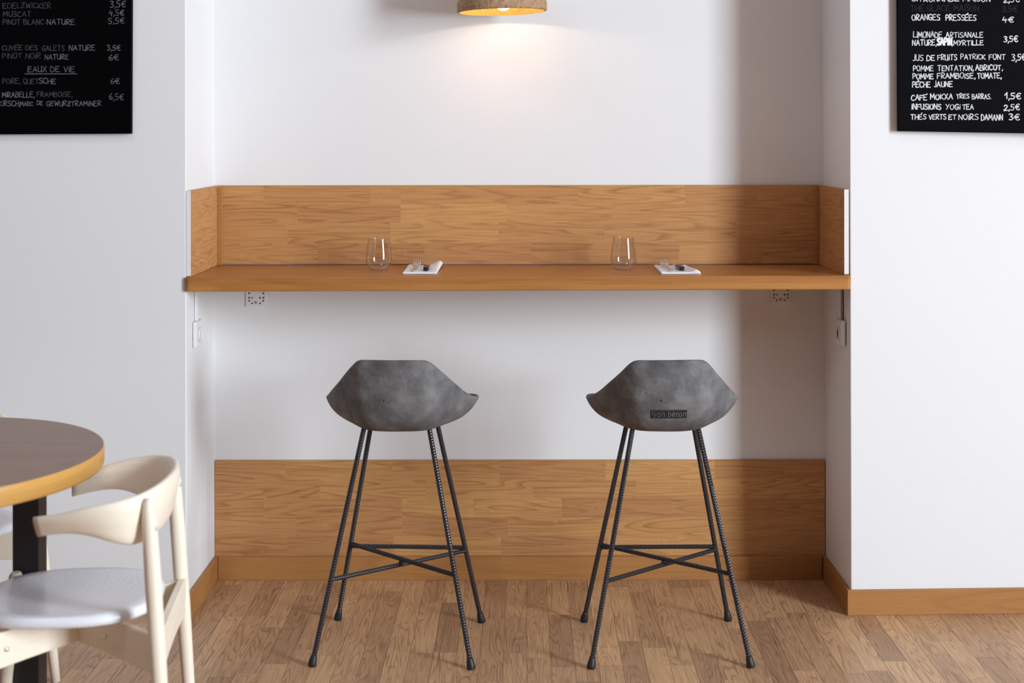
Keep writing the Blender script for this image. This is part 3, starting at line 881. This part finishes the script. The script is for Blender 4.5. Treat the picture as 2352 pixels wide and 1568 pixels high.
# ------------------------------------------------------------------ pendant lamp
def lamp():
    Yc = YB - .235
    cx = (1153.5 - VX) * Yc / FPX
    zr = CAMZ + (VY - 27.5) * Yc / FPX
    root = empty('pendant_lamp', (cx, Yc, zr), 0, 'brown cork pendant lamp with glowing bulb hanging above the bar', 'lamp')
    r = 103.5 * Yc / FPX
    outer = [(r - .004, 0), (r, .004), (r, .030), (r - .004, .040), (r - .011, .048), (r - .016, .075), (r - .030, .115), (r - .055, .155), (r - .095, .185), (.028, .198)]
    inner = [(.024, .190), (r - .098, .177), (r - .062, .148), (r - .040, .110), (r - .027, .073), (r - .020, .040), (r - .0085, .004), (r - .008, .0)]
    b = MB(); lathe(b, outer + [(.024, .190)], 64)
    rows = [(r - .004, 0), (r - .008, 0.0)]
    lathe(b, rows, 64)
    sh = b.build('lamp_shade', M['felt'], root)
    b = MB(); lathe(b, inner, 64); b.build('shade_lining', M['lining'], sh)['label'] = 'amber inside of the shade lit by the bulb'
    b = MB()
    br_ = .030
    prof = [(.0002, -br_)] + [(br_ * math.sin(a), -br_ * math.cos(a)) for a in [math.pi * k / 14 for k in range(1, 11)]] + [(.017, .040), (.013, .055), (.0002, .056)]
    lathe(b, prof, 28)
    bo = b.build('bulb', M['bulb'], root); bo.location = (.004, 0, .0335)
    b = MB(); lathe(b, [(.0002, -.007), (.005, -.005), (.007, 0), (.005, .005), (.0002, .007)], 16)
    fo = b.build('filament', M['filament'], bo)
    b = MB(); lathe(b, [(.0002, .080), (.018, .080), (.020, .110), (.020, .196), (.012, .215), (.004, .225), (.0002, .225)], 24); b.build('lamp_socket', M['cable'], root)
    b = MB(); tube(b, [(0, 0, .222), (0, 0, ZC - zr - .02)], .003, 8); b.build('power_cord', M['cable'], root)
    b = MB(); lathe(b, [(.0002, -.03), (.045, -.03), (.05, -.002), (.0002, -.002)], 24); o = b.build('ceiling_rose', M['cable'], root); o.location = (0, 0, ZC - zr)
    # a slight hang to the left, as in the photograph
    for o in root.children:
        if o.name.split('.')[0] in ('lamp_shade', 'bulb'): o.rotation_euler = (0, R(-1.5), 0)
lamp()

# ------------------------------------------------------------------ place settings on the bar
def glass():
    prof = [(.0005, .0035), (.020, .0032), (.0275, .0045), (.0335, .010), (.0395, .022), (.0425, .036), (.0425, .046), (.0405, .066), (.0375, .088), (.0345, .109)]
    prof = [(p.x, p.z) for p in spline([(a, 0, c) for a, c in prof], 30)]
    out = [(.0005, .0), (.022, .0), (.026, .0006)] + [(r + .0010, z - .0012) for r, z in prof[6:]]
    full = out + [(prof[-1][0] + .0006, prof[-1][1] + .0004)] + prof[::-1]
    b = MB(); lathe(b, full, 48)
    return b.build('wine_glass', M['glass'])
g1 = glass()
def put_glass(g, px, Yg, label):
    g.location = ((px - VX) * Yg / FPX, Yg, ZS + .0004)
    tag(g, label, 'glass', 'stemless glasses on the bar')
put_glass(g1, 870, 4.805, 'clear stemless wine glass left of the napkin on the sunlit left half of the bar')
g2 = g1.copy(); C.objects.link(g2)
put_glass(g2, 1432, 4.815, 'clear stemless wine glass on the right half of the bar, nearer the shadow')

def napkin(kind):
    w, l, h = .112, .255, .006
    nx, ny = 36, 24
    b = MB()
    ss = lambda a, c, x: (lambda t: t * t * (3 - 2 * t))(min(1, max(0, (x - a) / (c - a))))
    top, bot = [], []
    for i in range(nx + 1):
        r1, r2 = [], []
        for j in range(ny + 1):
            x, y = w * i / nx, l * j / ny
            if kind == 0:
                z = h + .016 * ss(.066, .106, x) * ss(.02, .24, y) * (1 - .35 * ss(.104, .112, x)) + .003 * (1 - ss(0, .03, x)) * ss(.1, .25, y)
                zb = max(0, z - h) if x > .08 else 0.0
                xo = x + .006 * ss(.06, .11, x) * ss(0, .25, y)
            else:
                roll = math.exp(-((x - .103) / .008) ** 2)
                z = h + .007 * roll * (1 - .75 * ss(.0, .25, y)) + .002 * (1 - ss(0, .02, x))
                zb = 0.0
                xo = x + .018 * ss(.08, .112, x) * (1 - ss(.0, .22, y))
            edge = min(i, nx - i, j, ny - j)
            k = 0 if edge == 0 else 1
            r1.append(Vector((xo, y, zb + (z - zb) * (1 if k else .75)))); r2.append(Vector((xo, y, zb + (.0002 if k == 0 else 0))))
        top.append(r1); bot.append(r2)
    b.grid(top); b.grid([r[::-1] for r in bot])
    for e in ([0] * 1, [nx]):
        b.grid([top[e[0]], bot[e[0]]])
    b.grid([[r[0] for r in top], [r[0] for r in bot]]); b.grid([[r[-1] for r in top], [r[-1] for r in bot]])
    return b.build('napkin', M['napkin'], merge=.0001)
NZ = ZS + .0004
n1 = napkin(0); n1.location = ((924 - VX) * 4.672 / FPX, 4.672, NZ); tag(n1, 'folded white cloth napkin with one raised back corner, beside the left glass', 'napkin', 'white napkins on the bar')
n2 = napkin(1); n2.location = ((1518 - VX) * 4.662 / FPX, 4.662, NZ); tag(n2, 'folded white cloth napkin with a rolled front fold, right of the right glass', 'napkin', 'white napkins on the bar')

def fork():
    root = empty('fork', (0, 0, 0))
    def strip(b, path):   # (x, y, z, width, thickness)
        rows = []
        for x, y, z, w, t in path:
            rows.append([Vector((x - w / 2, y, z)), Vector((x - w / 4, y, z + t / 2)), Vector((x + w / 4, y, z + t / 2)), Vector((x + w / 2, y, z)), Vector((x + w / 4, y, z - t / 2)), Vector((x - w / 4, y, z - t / 2))])
        bb = b.grid(rows, closed_v=True)
        b.fan([bb + k for k in range(6)], flip=True); b.fan([bb + (len(path) - 1) * 6 + k for k in range(6)])
    h = MB()
    strip(h, [(0, 0, .0025, .010, .003), (0, .006, .0025, .016, .0035), (0, .04, .004, .013, .003), (0, .085, .007, .007, .003), (0, .118, .0075, .007, .003), (0, .130, .006, .014, .0025), (0, .142, .005, .0245, .0022), (0, .152, .0065, .0262, .002), (0, .156, .0075, .026, .002)])
    h.build('handle', M['steel'], root)
    for k in range(4):
        x = (k - 1.5) * .0073
        t = MB(); strip(t, [(x, .1535, .0068, .0048, .0024), (x, .168, .0135, .0042, .0024), (x, .188, .0220, .0036, .0022), (x, .200, .0275, .0018, .0014)])
        t.build('tine', M['steel'], root)
    return root
def copy_tree(o, parent=None):
    c = o.copy(); C.objects.link(c)
    if parent: c.parent = parent
    for ch in list(o.children): copy_tree(ch, c)
    return c
def knife():
    root = empty('table_knife', (0, 0, 0))
    b = MB()
    rows = []
    for y, w, t in ((0, .013, .008), (.004, .0175, .0135), (.03, .0195, .0145), (.07, .0185, .0135), (.098, .017, .012), (.101, .014, .009)):
        rows.append([Vector((w / 2 * (1 if abs(math.cos(a)) > .38 else .86) * (1 if math.cos(a) > 0 else -1) * min(1, abs(math.cos(a)) * 1.35), y, .0075 + t / 2 * max(-1, min(1, math.sin(a) * 1.35)))) for a in [2 * math.pi * k / 16 for k in range(16)]])
    bb = b.grid(rows, closed_v=True)
    b.fan([bb + k for k in range(16)], flip=True); b.fan([bb + 5 * 16 + k for k in range(16)])
    b.build('handle', M['knife_handle'], root, subsurf=1)
    q = MB()
    prof = [(.098, -.006, .005), (.13, -.007, .006), (.18, -.007, .008), (.205, -.002, .008), (.215, .005, .007)]
    rows = [[Vector((a, y, .0065)), Vector((c, y, .0078)), Vector((c, y, .0062)), Vector((a, y, .006))] for y, a, c in prof]
    bb = q.grid(rows, closed_v=True, smooth=False)
    q.fan([bb + k for k in range(4)], flip=True); q.fan([bb + 16 + k for k in range(4)])
    q.build('blade', M['steel'], root)
    return root
f1 = fork(); tag(f1, 'steel fork with tines up on the napkin beside the left glass', 'fork', 'forks on the napkins')
f1.location = ((947.5 - VX) * 4.69 / FPX, 4.69, NZ + .0062); f1.rotation_euler = (0, 0, R(-.5))
f2 = copy_tree(f1); tag(f2, 'steel fork with tines up on the napkin right of the right glass', 'fork', 'forks on the napkins')
f2.location = ((1541 - VX) * 4.69 / FPX, 4.69, NZ + .0062); f2.rotation_euler = (0, 0, R(2.2))
k1 = knife(); tag(k1, 'black handled knife on the napkin beside the left glass', 'knife', 'knives on the napkins')
k1.location = ((977.5 - VX) * 4.70 / FPX, 4.70, NZ + .0062); k1.rotation_euler = (0, 0, R(1.5))
k2 = copy_tree(k1); tag(k2, 'black handled knife on the napkin right of the right glass', 'knife', 'knives on the napkins')
k2.location = ((1567 - VX) * 4.70 / FPX, 4.70, NZ + .0062); k2.rotation_euler = (0, 0, R(3.5))

# ------------------------------------------------------------------ round table
def table():
    cx, cy, rr, zt, th = -1.549, 3.559, .4757, .765, .048
    root = empty('round_table', (cx, cy, 0), 0, 'round brown table with golden wooden edge on black steel posts', 'table')
    b = MB(); n = 96
    rings = [(rr - .003, zt), (rr * .5, zt + .00001)]
    i0 = len(b.v)
    b.v += [((rr - .002) * math.cos(2 * math.pi * k / n), (rr - .002) * math.sin(2 * math.pi * k / n), zt) for k in range(n)]
    b.v += [((rr - .002) * math.cos(2 * math.pi * k / n), (rr - .002) * math.sin(2 * math.pi * k / n), zt - th + .002) for k in range(n)]
    b.face(list(range(n)), [(b.v[k][0], b.v[k][1], 2.0) for k in range(n)])
    b.face(list(range(2 * n - 1, n - 1, -1)))
    for k in range(n): b.face([k, k + n, (k + 1) % n + n, (k + 1) % n])
    top = b.build('tabletop', M['table'], root)
    e = MB()
    pr = [(rr - .0018, zt - .0006), (rr, zt - .002), (rr + .0008, zt - .012), (rr + .0008, zt - th + .006), (rr - .002, zt - th), (rr - .012, zt - th)]
    rows = [[Vector((q[0] * math.cos(2 * math.pi * k / n), q[0] * math.sin(2 * math.pi * k / n), q[1])) for k in range(n)] for q in pr]
    e.grid(rows, closed_v=True, along='v')
    e.build('edge_band', M['edge'], top)['label'] = 'golden solid wood edge'
    for x, y in ((-1.2645 - cx, 3.631 - cy), (-1.2645 - cx - .665, 3.631 - cy)):
        q = MB(); q.box((x - .0335, y - .031, .012), (x + .0335, y + .031, zt - th)); q.build('post', M['black'], root, bevel=.002)
    q = MB(); q.box((-.40, -.045, 0), (.40, .045, .013)); o = q.build('foot_plate', M['black'], root, bevel=.002); o.location = (0, 3.631 - cy, 0)
    for s in (-1, 1):
        q = MB(); q.box((s * .333 - .04, -.28, 0), (s * .333 + .04, .28, .0125)); o = q.build('foot_plate', M['black'], root, bevel=.002); o.location = (0, 3.631 - cy, .0003)
table()

# ------------------------------------------------------------------ pale wooden chairs
def make_chair():
    """faces local -x; the back is at x = 0"""
    root = empty('dining_chair', (0, 0, 0))
    # bent back and arms: centre line with top and bottom heights, from one arm tip round to the other
    half = [(0, 0, .760, .640), (-.006, .07, .759, .636), (-.022, .138, .756, .632), (-.052, .190, .750, .632), (-.095, .215, .743, .646), (-.15, .217, .733, .664), (-.205, .205, .718, .667), (-.268, .188, .707, .656)]
    def sp(idx):
        pts = spline([(h[0], h[1], h[idx]) for h in half], 24)
        return pts
    tp, bt = sp(2), sp(3)
    full_t = [Vector((p.x, -p.y, p.z)) for p in tp[:0:-1]] + tp
    full_b = [Vector((p.x, -p.y, p.z)) for p in bt[:0:-1]] + bt
    b = MB(); n = len(full_t); rows = []
    for i in range(n):
        d = full_t[min(i + 1, n - 1)] - full_t[max(i - 1, 0)]; d.z = 0; d.normalize()
        nn = Vector((d.y, -d.x, 0))
        t, q = full_t[i], full_b[i]
        e = min(i, n - 1 - i) / 3.0
        th = .0165 * (min(1, .55 + .45 * e) if e < 1 else 1)
        lean = Vector((-.012, 0, 0)) * (1 if True else 0)
        ring = []
        for k in range(16):
            a = 2 * math.pi * k / 16
            cs, sn = math.cos(a), math.sin(a)
            sx = math.copysign(abs(cs) ** .75, cs); sz = math.copysign(abs(sn) ** .55, sn)
            mid = (t + q) / 2
            tilt = nn * (sz * .012 * 1.0)
            ring.append(mid + nn * sx * th * (.8 if sz > .6 else 1) + tilt + Vector((0, 0, (t.z - q.z) / 2 * sz)))
        rows.append(ring)
    bb = b.grid(rows, closed_v=True)
    b.fan([bb + k for k in range(16)], flip=True); b.fan([bb + (n - 1) * 16 + k for k in range(16)])
    b.build('backrest', M['ash'], root)
    # seat pad
    s = MB(); rows = []
    N_ = 64
    def se(a, rx, ry, p=2.6):
        c_, s_ = math.cos(a), math.sin(a)
        k = (abs(c_) ** p + abs(s_) ** p) ** (-1 / p)
        return rx * c_ * k, ry * s_ * k
    for q, z in ((.0, .4615), (.3, .462), (.6, .465), (.82, .4705), (.93, .472), (.98, .468), (1.0, .459), (.99, .449), (.95, .4445), (.0, .4445)):
        rows.append([Vector((-.228 + ex * max(q, .001), .010 + ey * max(q, .001), z)) for ex, ey in (se(2 * math.pi * k / N_, .212, .196) for k in range(N_))])
    s.grid(rows, closed_v=True)
    s.build('seat_cushion', M['cushion'], root)
    # legs
    LG = [((-.020, -.200, .742), (.028, -.212, 0)), ((-.020, .200, .742), (.028, .212, 0)), ((-.405, -.190, .455), (-.455, -.215, 0)), ((-.405, .190, .455), (-.455, .215, 0))]
    for k, (t, f) in enumerate(LG):
        t, f = Vector(t), Vector(f)
        q = MB()
        if k < 2:
            pts = [f, f.lerp(t, .15), f.lerp(t, .5), f.lerp(t, .75), f.lerp(t, .93), f.lerp(t, .985), t]
            rad = [.0125, .015, .0185, .019, .017, .012, .004]
        else:
            pts = [f, f.lerp(t, .3), f.lerp(t, .75), f.lerp(t, 1.0), t + Vector((0, 0, .012))]
            rad = [.0125, .0155, .0185, .018, .012]
        tube(q, pts, rad, 16)
        lg = q.build('leg', M['ash'], root)
        if k < 2:
            sc = MB(); lathe(sc, [(.0002, .003), (.004, .0025), (.006, 0), (.0002, -.004)], 14)
            so = sc.build('screw', M['steel'], lg); p = f.lerp(t, .91)
            so.location = p + Vector((.0150, -.006, 0)); so.rotation_euler = (0, R(90), 0)
    # rails under the seat
    def rail(a, c, z0, z1, th=.02):
        a, c = Vector((*a, 0)), Vector((*c, 0)); d = (c - a).normalized(); nn = Vector((-d.y, d.x, 0)) * th / 2
        q = MB(); rows = []
        for k in range(9):
            u = k / 8; p = a.lerp(c, u)
            arch = .0 + .012 * math.sin(math.pi * u)
            rows.append([p - nn + Vector((0, 0, z0 + arch)), p + nn + Vector((0, 0, z0 + arch)), p + nn + Vector((0, 0, z1)), p - nn + Vector((0, 0, z1))])
        bb = q.grid(rows, closed_v=True, smooth=False)
        q.fan([bb + k for k in range(4)], flip=True); q.fan([bb + 32 + k for k in range(4)])
        q.build('seat_rail', M['ash'], root, bevel=.003)
    rail((.004, -.200), (.004, .200), .346, .438)
    rail((-.002, -.202), (-.415, .196), .346, .433)
    rail((-.002, .202), (-.415, -.196), .346, .433, .0205)
    for x, y, dx, dy in ((-.352, -.136, .0078, -.0078), (-.128, -.081, -.0074, -.0074)):
        sc = MB(); lathe(sc, [(.0002, .003), (.0045, .0025), (.006, 0), (.0002, -.004)], 14)
        so = sc.build('screw', M['steel'], root); so.location = (x + dx, y + dy, .392)
        so.rotation_euler = Vector((dx, dy, 0)).to_track_quat('Z', 'Y').to_euler()
    return root
ch1 = make_chair()
ch1.location = (-.857, 3.428, 0); ch1.rotation_euler = (0, 0, R(6))
tag(ch1, 'pale wooden chair with grey seat and bent back in front of the table', 'chair', 'pale wooden chairs round the table')
ch2 = copy_tree(ch1)
ch2.location = (-1.834, 4.181, 0); ch2.rotation_euler = (0, 0, R(142))
tag(ch2, 'pale wooden chair mostly hidden behind the round table, near the left wall', 'chair', 'pale wooden chairs round the table')
